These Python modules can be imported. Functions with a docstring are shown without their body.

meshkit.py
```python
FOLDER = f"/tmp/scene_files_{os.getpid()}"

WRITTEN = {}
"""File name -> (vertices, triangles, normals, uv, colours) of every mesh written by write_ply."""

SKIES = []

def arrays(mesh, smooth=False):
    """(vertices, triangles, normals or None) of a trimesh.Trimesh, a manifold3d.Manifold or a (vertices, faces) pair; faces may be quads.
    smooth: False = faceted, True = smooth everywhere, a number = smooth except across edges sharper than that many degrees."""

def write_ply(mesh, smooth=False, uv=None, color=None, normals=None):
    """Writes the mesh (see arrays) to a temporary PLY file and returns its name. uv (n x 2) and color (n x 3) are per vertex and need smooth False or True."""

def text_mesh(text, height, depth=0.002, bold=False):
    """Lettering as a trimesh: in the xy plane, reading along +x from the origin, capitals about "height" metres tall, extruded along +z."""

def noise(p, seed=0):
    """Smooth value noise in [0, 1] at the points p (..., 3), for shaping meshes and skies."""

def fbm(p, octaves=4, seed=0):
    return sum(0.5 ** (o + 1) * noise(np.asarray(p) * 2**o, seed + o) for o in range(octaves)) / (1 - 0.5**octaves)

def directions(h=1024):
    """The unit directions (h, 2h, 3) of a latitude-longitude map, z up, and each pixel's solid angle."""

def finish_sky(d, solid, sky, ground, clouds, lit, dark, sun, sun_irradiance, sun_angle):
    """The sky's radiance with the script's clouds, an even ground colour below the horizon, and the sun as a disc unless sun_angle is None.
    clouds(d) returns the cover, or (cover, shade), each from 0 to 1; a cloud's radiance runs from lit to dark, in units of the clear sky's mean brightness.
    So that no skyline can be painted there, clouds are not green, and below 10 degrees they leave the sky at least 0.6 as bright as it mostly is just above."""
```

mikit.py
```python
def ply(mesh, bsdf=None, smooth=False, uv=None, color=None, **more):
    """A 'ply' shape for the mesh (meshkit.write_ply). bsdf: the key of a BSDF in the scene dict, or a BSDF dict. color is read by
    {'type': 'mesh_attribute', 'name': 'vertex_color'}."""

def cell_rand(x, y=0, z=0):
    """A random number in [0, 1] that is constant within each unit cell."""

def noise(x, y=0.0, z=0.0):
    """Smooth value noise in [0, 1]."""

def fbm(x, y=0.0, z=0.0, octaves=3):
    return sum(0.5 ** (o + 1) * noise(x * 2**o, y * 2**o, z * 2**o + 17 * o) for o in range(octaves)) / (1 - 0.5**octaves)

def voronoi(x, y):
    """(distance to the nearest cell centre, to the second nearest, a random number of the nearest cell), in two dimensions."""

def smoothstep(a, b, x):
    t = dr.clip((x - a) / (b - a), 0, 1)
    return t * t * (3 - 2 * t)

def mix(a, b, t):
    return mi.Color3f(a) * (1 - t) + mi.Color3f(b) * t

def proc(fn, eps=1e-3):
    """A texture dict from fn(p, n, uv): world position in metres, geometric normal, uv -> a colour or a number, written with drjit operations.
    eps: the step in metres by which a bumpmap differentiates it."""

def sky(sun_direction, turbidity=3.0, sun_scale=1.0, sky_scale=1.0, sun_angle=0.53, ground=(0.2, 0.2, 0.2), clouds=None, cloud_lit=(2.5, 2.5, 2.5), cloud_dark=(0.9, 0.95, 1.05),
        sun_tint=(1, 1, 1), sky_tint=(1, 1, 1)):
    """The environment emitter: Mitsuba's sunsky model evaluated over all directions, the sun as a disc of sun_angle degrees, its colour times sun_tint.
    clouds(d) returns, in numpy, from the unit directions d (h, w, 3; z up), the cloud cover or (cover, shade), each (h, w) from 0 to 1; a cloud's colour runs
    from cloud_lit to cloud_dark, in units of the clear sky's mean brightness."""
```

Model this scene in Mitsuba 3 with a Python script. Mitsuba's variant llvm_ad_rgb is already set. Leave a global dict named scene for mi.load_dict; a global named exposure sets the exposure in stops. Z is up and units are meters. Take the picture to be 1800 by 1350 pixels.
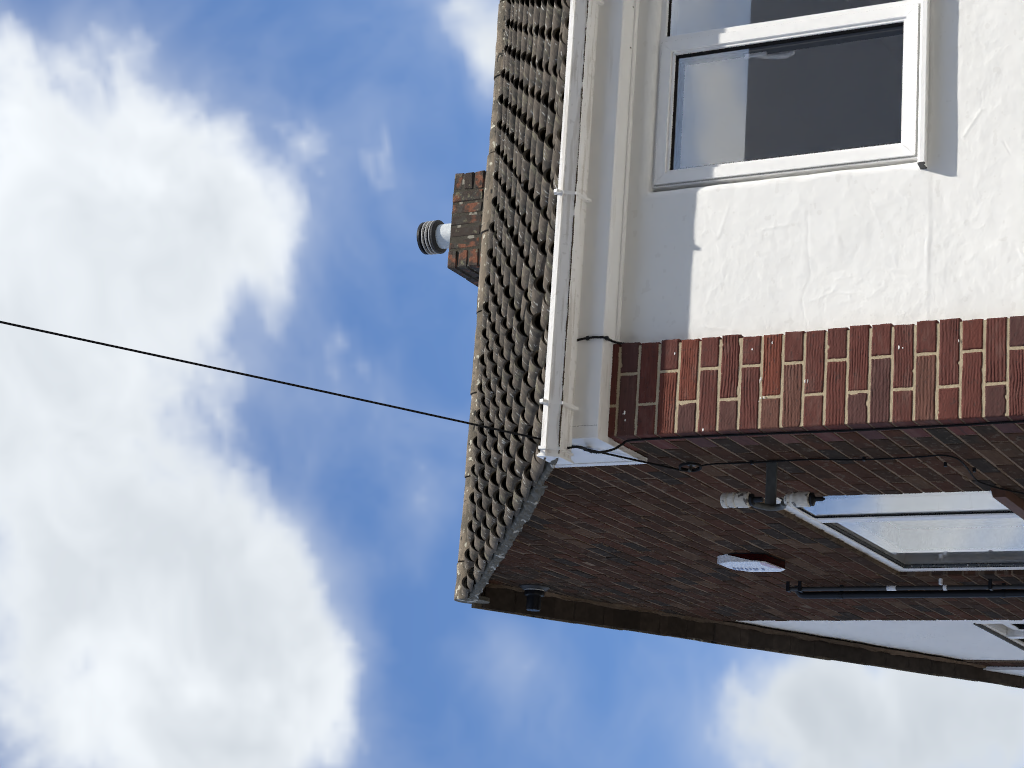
import math, random
import numpy as np, trimesh, mitsuba as mi, drjit as dr
import mikit, meshkit
from mikit import proc, noise, fbm, voronoi, cell_rand, smoothstep, mix
from shapely.geometry import Polygon, box as sbox
from shapely.ops import unary_union

T4 = mi.ScalarTransform4f
Z0 = 4.53            # height above the ground of the bed joint that all heights below are counted from
scene = {'type': 'scene'}
labels = {}

# ------------------------------------------------------------------ camera (turned a quarter, as the photograph was taken)
cam = np.array([-1.55003, -6.07281, -2.92576 + Z0])
fwd = np.array([0.244928, 0.844834, 0.475674])
up = np.array([0.967101, -0.247674, -0.058080])
scene['camera'] = {'type': 'perspective', 'fov': 28.36, 'fov_axis': 'x', 'near_clip': 0.1, 'far_clip': 3000.0,
                   'to_world': T4().look_at(origin=cam.tolist(), target=(cam + fwd).tolist(), up=up.tolist()),
                   'film': {'type': 'hdrfilm', 'width': 1024, 'height': 768},
                   'sampler': {'type': 'independent', 'sample_count': 64}}
exposure = 1.88

# ------------------------------------------------------------------ sky: sun high on the right of the front wall, broken cumulus
sun = np.array([0.70, -1.0, 1.75])
CLOUDS = [  # azimuth from north-ward y axis (towards +x), elevation, radius in degrees, weight
    (27.5, 40.6, 2.4, .9), (24.2, 39.6, 3.4, 1.), (23.7, 36.9, 2.7, 1.), (20.8, 35.9, 2.3, .85), (21.0, 38.4, 3.2, .8), (21.0, 41.4, 3.5, 1.),
    (22.4, 34.8, 1.4, .7), (13.7, 41.8, 3.2, .9), (10.5, 40.4, 3.2, 1.), (6.4, 41.7, 3.5, 1.), (10.4, 37.4, 2.7, 1.), (8.8, 35.3, 2.1, .9),
    (6.5, 38.1, 3.2, 1.), (6.0, 34.6, 2.1, .9), (12.8, 36.2, 1.6, .5), (10.4, 34.0, 1.0, .4), (12.5, 30.7, 1.3, .60), (8.1, 29.4, 1.5, .66),
    (7.0, 28.4, 1.2, .5), (16.1, 33.9, 1.5, .45), (10.5, 31.5, 1.2, .4), (16.7, 40.3, 1.8, .45), (28.0, 28.6, 1.0, .7), (26.6, 28.0, .7, .6), (27.4, 27.2, 1.6, 1.),
    (30., 28.5, 2.6, .9), (5.9, 20.5, 2.4, 1.), (5.7, 17.6, 2.9, 1.), (5.0, 22.2, 1.6, .8), (5.6, 15.0, 2.6, 1.), (0., 19., 3.2, 1.), (16.8, 41.7, 2.6, .75), (17.9, 39.7, 1.9, .45), (13.9, 38.1, 1.9, .5), (4.8, 36.0, 2.6, .9), (4.5, 33.5, 1.6, .55), (3.5, 39., 3., .9), (7.3, 33.4, 1.3, .5), (17.3, 35.6, 1.3, .4),
    (17.6, 37.1, 1.5, .45), (19., 42.4, 2.5, .8), (29.1, 38.9, 1.6, .4), (11.1, 34.8, 1.3, .5), (25.4, 28.2, .7, .6), (156.0, 22.3, 1.3, .4),
    (-5., 17.8, 3.0, 1.), (-10., 16.8, 3.2, 1.), (-12.5, 17.2, 2.2, 1.), (-13., 12., 4.0, 1.), (-17., 15.0, 3.4, 1.), (20., 12., 4., .8),
    (158., 21.2, 1.7, 1.), (155., 22.2, 1.3, 1.), (152.5, 22.8, 1.4, 1.), (160., 20., 3., .9), (152., 18., 3., .9)]


SPIN = np.linalg.qr(np.random.default_rng(4).normal(size=(3, 3)))[0]


def turned(p, octaves, seed):
    """fbm whose octaves are turned against each other, so that no grid shows."""
    out, a, tot = 0, 1.0, 0
    for o in range(octaves):
        p = p @ SPIN
        out = out + a * meshkit.noise(p, seed + o); tot += a
        a *= .60; p = p * 2.03 + 1.7
    return out / tot


def clouds(d):
    az = np.degrees(np.arctan2(d[..., 0], d[..., 1]))
    el = np.degrees(np.arcsin(np.clip(d[..., 2], -1, 1)))
    f = np.zeros(az.shape)
    for a, e, r, w in CLOUDS:
        da = (az - a) * math.cos(math.radians(e))
        f = np.maximum(f, 0) + w * np.exp(-((da ** 2 + (el - e) ** 2) / (0.95 * r) ** 2))
    near = np.exp(-(((az - 8) / 40) ** 2 + ((el - 28) / 27) ** 2) ** 4)
    near = np.maximum(near, np.exp(-(((az - 156) / 9) ** 2 + ((el - 22) / 7) ** 2) ** 2))
    q = np.array(d) * [1, 1, 1.2]
    warp = np.stack([turned(q * 9 + k, 3, 11 + int(k)) for k in (0.0, 7.3, 13.1)], -1) - 0.5
    fine = np.stack([turned(q * 30 + k, 3, 31 + int(k)) for k in (0.0, 5.1, 9.7)], -1) - 0.5
    n1 = turned(q * 10 + warp * 1.0 + fine * .12, 6, 3)
    n2 = turned(q * 26 + warp * 1.1 + fine * .45, 5, 23)
    wide = turned(q * 2.1 + warp * .4, 5, 5)
    core = near * (f - 0.62) + (1 - near) * (wide - 0.45) * 3.2
    field = core + (n1 - 0.5) * 2.25 + (n2 - 0.5) * 1.5
    veil = np.clip((core + 0.75 + (n1 - 0.5) * 2.2) / 1.5, 0, 1) ** 1.3 * 0.48 + 0.03
    t = np.clip((field + 0.34) / 1.40, 0, 1)
    cover = t * t * (3 - 2 * t)
    cover = np.maximum(cover, veil)
    thick = np.clip((field - 0.25) / 1.4, 0, 1)
    glow = np.clip((d @ (sun / np.linalg.norm(sun)) + 0.15) / 1.15, 0, 1) ** 1.5      # clouds round the sun are lit through
    n3 = turned(q * 8 + 5.0 + warp, 5, 41)
    shade = np.clip(0.64 - 0.75 * glow + 0.20 * thick * np.clip((n3 - 0.36) * 4.0, 0, 1) - 0.06 * np.clip((0.5 - n3) * 4, 0, 1), 0, 1)
    return cover * 0.97, shade


scene['sky'] = mikit.sky(sun.tolist(), turbidity=3.0, sun_scale=1.0, sky_scale=1.0, sun_angle=0.8, clouds=clouds, ground=(.2, .2, .19),
                         cloud_lit=(3.6, 3.68, 3.72), cloud_dark=(1.20, 1.34, 1.48), sky_tint=(0.88, 1.03, 1.22), sun_tint=(0.885, 1.0, 1.17))


# ------------------------------------------------------------------ materials
def tex(fn, eps=1e-3):
    return proc(fn, eps)


def rough(color, r=0.8, spec=0.3, **k):
    return {'type': 'twosided', 'bsdf': {'type': 'principled', 'base_color': color if isinstance(color, dict) else {'type': 'rgb', 'value': list(color)}, 'roughness': r, 'specular': spec, **k}}


def bumped(color, h, scale=1.0, r=0.85, spec=0.25, eps=1e-3):
    return {'type': 'twosided', 'bsdf': {'type': 'bumpmap', 'arbitrary': tex(h, eps), 'scale': scale,
            'bsdf': {'type': 'principled', 'base_color': color, 'roughness': r, 'specular': spec}}}


def gable_brick_col(p, n, uv):
    r, r2 = uv.x, uv.y                                   # two random numbers that each brick carries
    a = mix((0.046, 0.028, 0.019), (0.076, 0.035, 0.023), r)
    a = mix(a, mi.Color3f(0.037, 0.029, 0.024), smoothstep(0.80, 0.92, r2))
    a = mix(a, mi.Color3f(0.100, 0.063, 0.041), smoothstep(0.14, 0.05, r2) * .8)
    soot = smoothstep(0.52, 0.72, fbm(p.y * 0.9 + 3, p.z * 1.3 + 1.5, 4, 4)) * smoothstep(0.3, 0.6, fbm(p.y * 7, p.z * 11, 2, 3))
    a = mix(a, mi.Color3f(0.035, 0.030, 0.024), soot * 0.75)
    g = fbm(p.y * 30, p.z * 130, p.x * 30, 4)
    spots = smoothstep(0.66, 0.76, fbm(p.y * 45 + 9, p.z * 60, 3, 3))
    return mix(a * (0.70 + 0.62 * g), mi.Color3f(0.14, 0.115, 0.09), spots * 0.45)


def brick_relief(p, n, uv):
    return 0.0016 * fbm(p.y * 9 + p.x * 9, p.z * 150 + 6 * noise(p.y * 14, p.z * 20), 1.0, 3) + 0.0010 * fbm(p.x * 160, p.y * 160, p.z * 160, 3)


def front_brick_col(p, n, uv):
    c = dr.floor((p.z - Z0 + 30.0) / 0.075)
    odd = c - 2 * dr.floor(c * 0.5)
    k = dr.select(p.x > dr.select(odd > 0.5, 0.1075, 0.2205), 1.0, 0.0)
    r, r2 = cell_rand(c, k, 21), cell_rand(c, k, 5)
    a = mix((0.088, 0.031, 0.026), (0.112, 0.035, 0.027), r)
    a = mix(a, mi.Color3f(0.076, 0.034, 0.031), smoothstep(0.62, 0.67, r2))
    a = mix(a, mi.Color3f(0.138, 0.040, 0.026), smoothstep(0.17, 0.10, r2))
    a = mix(a, mi.Color3f(0.112, 0.050, 0.038), smoothstep(0.88, 0.93, r2))
    g = fbm(p.x * 22, p.z * 130, p.y * 40, 4)
    pale = smoothstep(0.58, 0.8, fbm(p.x * 14 + 3, p.z * 40, 5, 4))
    sp = smoothstep(0.70, 0.78, fbm(p.x * 120, p.z * 120, 8, 3))
    a = mix(a * (0.72 + 0.55 * g), mi.Color3f(0.16, 0.095, 0.080), pale * 0.30)
    return mix(a, mi.Color3f(0.045, 0.03, 0.028), sp * 0.6)


def chimney_brick_col(p, n, uv):
    c = dr.floor((p.z - Z0 + 30.0) / 0.075)
    k = dr.floor((p.x + 9.0) / 0.075)
    r = cell_rand(c * 0 + 3, k, 2)
    m = fbm(p.x * 16, p.z * 16, p.y * 16, 4)
    a = mix((0.045, 0.033, 0.026), (0.175, 0.070, 0.040), smoothstep(0.57, 0.72, m + 0.28 * (r - 0.45) - 0.35 * (p.z - Z0 - 3.12)))
    a = mix(a, mi.Color3f(0.055, 0.050, 0.042), smoothstep(0.45, 0.65, fbm(p.x * 30 + 4, p.z * 30, p.y * 30, 3)) * 0.8)
    return mix(a, mi.Color3f(0.26, 0.25, 0.15), smoothstep(0.68, 0.75, fbm(p.x * 55, p.z * 55, p.y * 55, 3)) * 0.35)


def mortar_gable_col(p, n, uv):
    g = fbm(p.x * 60, p.y * 60, p.z * 60, 3)
    soot = smoothstep(0.42, 0.7, fbm(p.y * 1.1 + 6, p.z * 1.4 + 2, 2, 4))
    return mix((0.180, 0.130, 0.092), (0.110, 0.083, 0.060), soot) * (0.65 + 0.7 * g)


def mortar_front_col(p, n, uv):
    g = fbm(p.x * 90, p.y * 90, p.z * 90, 3)
    return mix((0.32, 0.262, 0.175), (0.46, 0.385, 0.268), g)


def sooty_mortar_col(p, n, uv):
    a = mix((0.050, 0.045, 0.036), (0.085, 0.076, 0.060), fbm(p.x * 50, p.y * 50, p.z * 50, 3))
    return mix(a, mi.Color3f(0.28, 0.26, 0.21), smoothstep(0.64, 0.70, fbm(p.x * 22 + 7, p.y * 22, p.z * 22, 3)))


def gritty(p, n, uv):
    return 0.0022 * fbm(p.x * 190, p.y * 190, p.z * 190, 3)


def render_col(p, n, uv):
    g = fbm(p.x * 3.2, p.y * 3.2, p.z * 3.2, 4)
    s = smoothstep(0.69, 0.74, fbm(p.x * 32 + 1, p.y * 32, p.z * 32, 3))
    a = mix((0.72, 0.725, 0.715), (0.80, 0.80, 0.785), g)
    return mix(a, mi.Color3f(0.58, 0.57, 0.55), s * 0.25)


def render_relief(p, n, uv):
    return 0.0016 * fbm(p.x * 24 + 4 * noise(p.x * 7, p.z * 7, 2), p.y * 24, p.z * 24, 4) + 0.0007 * fbm(p.x * 150, p.y * 150, p.z * 150, 2)


def upvc_col(p, n, uv):
    g = fbm(p.x * 9, p.y * 9, p.z * 9, 3)
    s = smoothstep(0.62, 0.80, fbm(p.x * 5 + 2, p.y * 30, p.z * 30, 4))
    return mix(mix((0.77, 0.765, 0.745), (0.81, 0.805, 0.79), g), mi.Color3f(0.52, 0.48, 0.42), s * 0.35)


def gutter_col(p, n, uv):
    s = smoothstep(0.52, 0.68, fbm(p.x * 7 + 2, p.y * 60, p.z * 75, 4))
    sp = smoothstep(0.66, 0.73, fbm(p.x * 60, p.y * 60, p.z * 60, 3))
    a = mix((0.80, 0.79, 0.77), (0.54, 0.50, 0.44), s * 0.60)
    return mix(a, mi.Color3f(0.45, 0.42, 0.37), sp * 0.3)


def tile_col(p, n, uv):
    k = dr.floor((p.x + 0.11) / 0.282)
    c = dr.floor((p.y + 3.0) / 0.2535)
    r = cell_rand(k, c, 7)
    g = fbm(p.x * 40, p.y * 40, p.z * 40, 4)
    a = mix((0.064, 0.052, 0.039), (0.108, 0.088, 0.066), r) * (0.66 + 0.66 * g)
    a = mix(a, mi.Color3f(0.040, 0.037, 0.029), smoothstep(0.50, 0.66, fbm(p.x * 13 + 2, p.y * 13, p.z * 13, 4)) * 0.7)
    a = mix(a, mi.Color3f(0.17, 0.16, 0.10), smoothstep(0.62, 0.7, fbm(p.x * 26 + 8, p.y * 26, p.z * 26, 3)) * 0.45)
    return mix(a, mi.Color3f(0.34, 0.33, 0.29), smoothstep(0.70, 0.75, fbm(p.x * 44, p.y * 50, p.z * 50, 3)))


def ridge_col(p, n, uv):
    g = fbm(p.x * 34, p.y * 34, p.z * 34, 4)
    a = mix((0.115, 0.092, 0.066), (0.185, 0.150, 0.110), g)
    a = mix(a, mi.Color3f(0.075, 0.066, 0.050), smoothstep(0.48, 0.62, fbm(p.x * 14, p.y * 20, p.z * 20, 4)) * 0.8)
    a = mix(a, mi.Color3f(0.40, 0.38, 0.30), smoothstep(0.67, 0.72, fbm(p.x * 42 + 5, p.y * 42, p.z * 42, 3)))
    return mix(a, mi.Color3f(0.02, 0.019, 0.016), smoothstep(0.68, 0.74, fbm(p.x * 30 + 15, p.y * 30, p.z * 30, 3)))


def tile_grit(p, n, uv):
    return 0.0030 * fbm(p.x * 70, p.y * 70, p.z * 70, 4)


def mossy_mortar(p, n, uv):
    g = fbm(p.x * 40, p.y * 40, p.z * 40, 4)
    a = mix((0.075, 0.071, 0.058), (0.165, 0.155, 0.130), g)
    return mix(a, mi.Color3f(0.42, 0.41, 0.37), smoothstep(0.63, 0.70, fbm(p.x * 25 + 3, p.y * 25, p.z * 25, 3)))


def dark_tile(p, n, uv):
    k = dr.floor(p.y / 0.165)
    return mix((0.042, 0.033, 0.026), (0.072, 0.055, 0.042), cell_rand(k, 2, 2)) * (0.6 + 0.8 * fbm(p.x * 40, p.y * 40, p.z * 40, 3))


def ceramic_col(p, n, uv):
    s = smoothstep(0.60, 0.68, fbm(p.x * 60 + 2, p.y * 60, p.z * 60, 3))
    d = smoothstep(0.5, 0.75, fbm(p.x * 24, p.y * 24, p.z * 24 + 3, 3))
    return mix(mix((0.60, 0.57, 0.50), (0.40, 0.37, 0.31), d), (0.05, 0.045, 0.04), s * 0.85)


def steel_col(p, n, uv):
    return mix((0.050, 0.054, 0.052), (0.105, 0.108, 0.100), fbm(p.x * 40, p.y * 60, p.z * 60, 4))


def sill_col(p, n, uv):
    return mix((0.085, 0.045, 0.033), (0.14, 0.068, 0.045), fbm(p.x * 40, p.y * 18, p.z * 40, 4))


def ground_col(p, n, uv):
    return mix((0.20, 0.195, 0.18), (0.27, 0.26, 0.24), fbm(p.x * 3, p.y * 3, 1, 4))


def road_col(p, n, uv):
    return mix((0.05, 0.05, 0.05), (0.085, 0.082, 0.078), fbm(p.x * 8, p.y * 8, 1, 4))


def slab_col(p, n, uv):
    return mix((0.30, 0.29, 0.27), (0.38, 0.37, 0.345), cell_rand(dr.floor(p.x / 0.6), dr.floor(p.y / 0.45), 2)) * (0.8 + 0.4 * fbm(p.x * 14, p.y * 14, 1, 3))


def house2_col(p, n, uv):
    c = dr.floor(p.z / 0.075)
    b = smoothstep(0.012, 0.02, dr.minimum(p.z - c * 0.075, 0.075))
    return mix((0.16, 0.14, 0.12), mix((0.075, 0.045, 0.036), (0.11, 0.06, 0.045), cell_rand(c, dr.floor(p.x / 0.225), 2)), b)


M = {
    'brick_dark': bumped(tex(gable_brick_col), brick_relief, r=0.95, spec=0.06), 'brick_red': bumped(tex(front_brick_col), gritty),
    'brick_sooty': bumped(tex(chimney_brick_col), gritty), 'mortar_brown': bumped(tex(mortar_gable_col), gritty, r=0.95, spec=0.06),
    'mortar_sooty': bumped(tex(sooty_mortar_col), gritty, r=0.95, spec=0.06), 'mortar_cream': bumped(tex(mortar_front_col), gritty), 'white_render': bumped(tex(render_col), render_relief, r=0.9),
    'white_plastic': rough(tex(upvc_col), 0.38, 0.45), 'gutter_plastic': rough(tex(gutter_col), 0.42, 0.4),
    'concrete_tile': bumped(tex(tile_col), tile_grit), 'ridge_concrete': bumped(tex(ridge_col), tile_grit),
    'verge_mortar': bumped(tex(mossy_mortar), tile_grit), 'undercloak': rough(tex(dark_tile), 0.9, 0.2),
    'ceramic': rough(tex(ceramic_col), 0.35, 0.5), 'steel': rough(tex(steel_col), 0.55, 0.5), 'clay_sill': rough(tex(sill_col), 0.7, 0.3),
    'rubber': rough((0.012, 0.012, 0.013), 0.75, 0.15), 'black_plastic': rough((0.010, 0.011, 0.014), 0.42, 0.25),
    'grey_plastic': rough((0.045, 0.046, 0.048), 0.5, 0.3), 'spacer': rough((0.065, 0.072, 0.075), 0.45, 0.5), 'pale_metal': rough((0.48, 0.48, 0.47), 0.4, 0.5),
    'red_lens': {'type': 'plastic', 'diffuse_reflectance': {'type': 'rgb', 'value': [0.030, 0.0015, 0.002]}},
    'pink_lens': rough((0.52, 0.36, 0.39), 0.35, 0.5), 'blue_print': rough((0.27, 0.34, 0.52), 0.5, 0.3),
    'siren_white': rough((0.78, 0.80, 0.83), 0.35, 0.5), 'plain_white': rough((0.80, 0.80, 0.79), 0.4, 0.4), 'paint': rough((0.85, 0.84, 0.82), 0.6, 0.3),
    'galvanised': rough((0.50, 0.53, 0.54), 0.5, 0.4), 'interior': rough((0.82, 0.83, 0.84), 0.9, 0.1), 'handle_white': rough((0.75, 0.76, 0.76), 0.35, 0.4),
    'glass': {'type': 'thindielectric', 'int_ior': 2.05}, 'ground_mat': rough(tex(ground_col), 0.95, 0.2), 'asphalt': rough(tex(road_col), 0.9, 0.2),
    'paving': rough(tex(slab_col), 0.9, 0.2), 'old_brick': rough(tex(house2_col), 0.9, 0.2), 'slate': rough((0.050, 0.062, 0.082), 1.0, 0.02),
    'gap_grey': rough((0.34, 0.34, 0.33), 0.7, 0.2), 'dirt': rough((0.085, 0.065, 0.045), 0.95, 0.1),  # plain grey for board joints and the painted sash gap shadow; brown dirt
}
scene.update(M)

# ------------------------------------------------------------------ helpers
COUNT = {}


def key(name):
    COUNT[name] = COUNT.get(name, -1) + 1
    return name if COUNT[name] == 0 else f'{name}_{COUNT[name]:03d}'


def add(name, mesh, mat, smooth=False, uv=None, **lab):
    """One entry of the scene; heights in the mesh count from Z0."""
    if isinstance(mesh, (list, tuple)) and isinstance(mesh[0], trimesh.Trimesh):
        mesh = trimesh.util.concatenate(list(mesh))
    if isinstance(mesh, (list, tuple)):
        v = np.array(mesh[0], float); v[:, 2] += Z0
        mesh = (v, mesh[1])
    else:
        mesh = mesh.copy(); mesh.vertices = np.array(mesh.vertices) + [0, 0, Z0]
    k = key(name)
    scene[k] = mikit.ply(mesh, mat, smooth=smooth, uv=uv)
    if lab:
        labels[k] = lab
    return k


def B(x0, x1, y0, y1, z0, z1, ch=0.0):
    """A box, its edges chamfered by ch."""
    if ch <= 0:
        m = trimesh.creation.box((x1 - x0, y1 - y0, z1 - z0))
    else:
        pts = []
        for a in (0, 1, 2):
            s = [ch, ch, ch]; s[a] = 0
            for i in (0, 1):
                for j in (0, 1):
                    for k in (0, 1):
                        pts.append(((x0 + s[0], x1 - s[0])[i], (y0 + s[1], y1 - s[1])[j], (z0 + s[2], z1 - s[2])[k]))
        return trimesh.convex.convex_hull(np.array(pts))
    m.apply_translation(((x0 + x1) / 2, (y0 + y1) / 2, (z0 + z1) / 2))
    return m


def extrude(poly, depth, axis, at):
    """A shapely polygon extruded along a world axis from coordinate `at`; its own two axes are the other two in the order x, y, z."""
    parts = []
    for g in getattr(poly, 'geoms', [poly]):
        if g.is_empty or g.area < 1e-9:
            continue
        m = trimesh.creation.extrude_polygon(g, depth, engine='earcut')
        v = np.array(m.vertices)
        if axis == 'x':
            w = np.c_[v[:, 2] + at, v[:, 0], v[:, 1]]
        elif axis == 'y':
            w = np.c_[v[:, 0], v[:, 2] + at, v[:, 1]]
        else:
            w = np.c_[v[:, 0], v[:, 1], v[:, 2] + at]
        m = trimesh.Trimesh(w, m.faces, process=False)
        if axis == 'y':
            m.invert()
        parts.append(m)
    return trimesh.util.concatenate(parts)


def spline(pts, n=8):
    p = np.array(pts, float)
    q = np.vstack([2 * p[0] - p[1], p, 2 * p[-1] - p[-2]])
    out = []
    for i in range(1, len(q) - 2):
        for t in np.linspace(0, 1, n, endpoint=False):
            a, b, c, d = q[i - 1], q[i], q[i + 1], q[i + 2]
            out.append(0.5 * (2 * b + (c - a) * t + (2 * a - 5 * b + 4 * c - d) * t * t + (3 * b - a - 3 * c + d) * t ** 3))
    return np.array(out + [p[-1]])


def tube(pts, r, sides=10):
    p = np.asarray(pts, float)
    t = np.gradient(p, axis=0); t /= np.linalg.norm(t, axis=1, keepdims=True) + 1e-12
    a = np.cross(t[0], [0.3, 0.2, 0.9]); a /= np.linalg.norm(a)
    rows = []
    for i in range(len(p)):
        a = a - t[i] * (a @ t[i]); a /= np.linalg.norm(a)
        b = np.cross(t[i], a); ang = np.arange(sides) * 2 * np.pi / sides
        rr = r if np.isscalar(r) else r[i]
        rows.append(p[i] + rr * (np.cos(ang)[:, None] * a + np.sin(ang)[:, None] * b))
    v = np.vstack(rows + [p[:1], p[-1:]]); n = len(p); f = []
    for i in range(n - 1):
        for j in range(sides):
            k = (j + 1) % sides
            f += [[i * sides + j, i * sides + k, (i + 1) * sides + k], [i * sides + j, (i + 1) * sides + k, (i + 1) * sides + j]]
    for j in range(sides):
        k = (j + 1) % sides
        f += [[n * sides, k, j], [n * sides + 1, (n - 1) * sides + j, (n - 1) * sides + k]]
    return trimesh.Trimesh(v, f, process=False)


def lathe(profile, origin, axis='z', sides=28):
    """Revolve (radius, height) pairs about an axis through origin."""
    m = trimesh.creation.revolve(np.array(profile), sections=sides)
    v = np.array(m.vertices)
    if axis == 'x':
        v = np.c_[v[:, 2], v[:, 0], v[:, 1]]
    return trimesh.Trimesh(v + origin, m.faces, process=False)


def grid_faces(nu, nv, flip=False):
    i, j = np.meshgrid(np.arange(nu - 1), np.arange(nv - 1), indexing='ij')
    q = np.stack([i * nv + j, (i + 1) * nv + j, (i + 1) * nv + j + 1, i * nv + j + 1], -1).reshape(-1, 4)
    if flip:
        q = q[:, ::-1]
    return np.vstack([q[:, [0, 1, 2]], q[:, [0, 2, 3]]])


rng = np.random.default_rng(7)
random.seed(7)

# ------------------------------------------------------------------ the ground
add('ground', (np.array([[-400, -400, -Z0], [400, -400, -Z0], [400, 400, -Z0], [-400, 400, -Z0]], float), np.array([[0, 1, 2], [0, 2, 3]])), 'ground_mat', kind='structure', label='flat ground under the houses')
add('road', (np.array([[-200, -8.2, .004 - Z0], [200, -8.2, .004 - Z0], [200, -4.6, .004 - Z0], [-200, -4.6, .004 - Z0]], float), np.array([[0, 1, 2], [0, 2, 3]])), 'asphalt', kind='structure', label='narrow asphalt road in front of the house')
add('pavement', [B(-60, 60, -4.6, -0.5, -Z0 - .1, -Z0 + .11, .01)], 'paving', kind='structure', label='pale paved pavement in front of the house')

# ================================================================== THE HOUSE
labels['house'] = {'label': 'white rendered house with dark brick gable end, tiled roof and white gutter', 'category': 'house'}
EAVE = 0.115                      # brickwork stops here under the boxed eaves
LX = 7.2                          # length of the house along its front
DY = 6.40                         # depth of the house
VX = -0.11                        # outer edge of the verge


def under(y):                     # underside of the verge over the gable wall
    y = np.asarray(y, float)
    return np.minimum(0.318 + 0.668 * y, 3.757 - 0.533 * y)


YR = (3.757 - 0.318) / (0.668 + 0.533)
gable_outline = Polygon([(0.0, -Z0), (DY, -Z0), (DY, float(under(DY))), (YR, float(under(YR))), (0.35, float(under(.35))), (0.35, EAVE), (0.0, EAVE)])
W1 = (1.08, 2.87, -0.93, 0.0)     # gable window opening: y0, y1, z0, z1
W2 = (4.47, 5.62, -1.05, 0.095)   # second gable window, in the rendered part
YB = 4.22                         # brickwork ends, render begins
YP = 5.93                         # brick pier at the rear corner

# ---- brick part of the gable: mortar body, every brick a piece
brick_zone = gable_outline.intersection(sbox(-1, -9, YB, 9))
win1 = sbox(W1[0], W1[2], W1[1], W1[3])
add('house__gable_wall', extrude(brick_zone.buffer(-0.004, join_style=2).difference(win1.buffer(0.001, join_style=2)), 0.22, 'x', 0.0021), 'mortar_brown')


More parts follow.
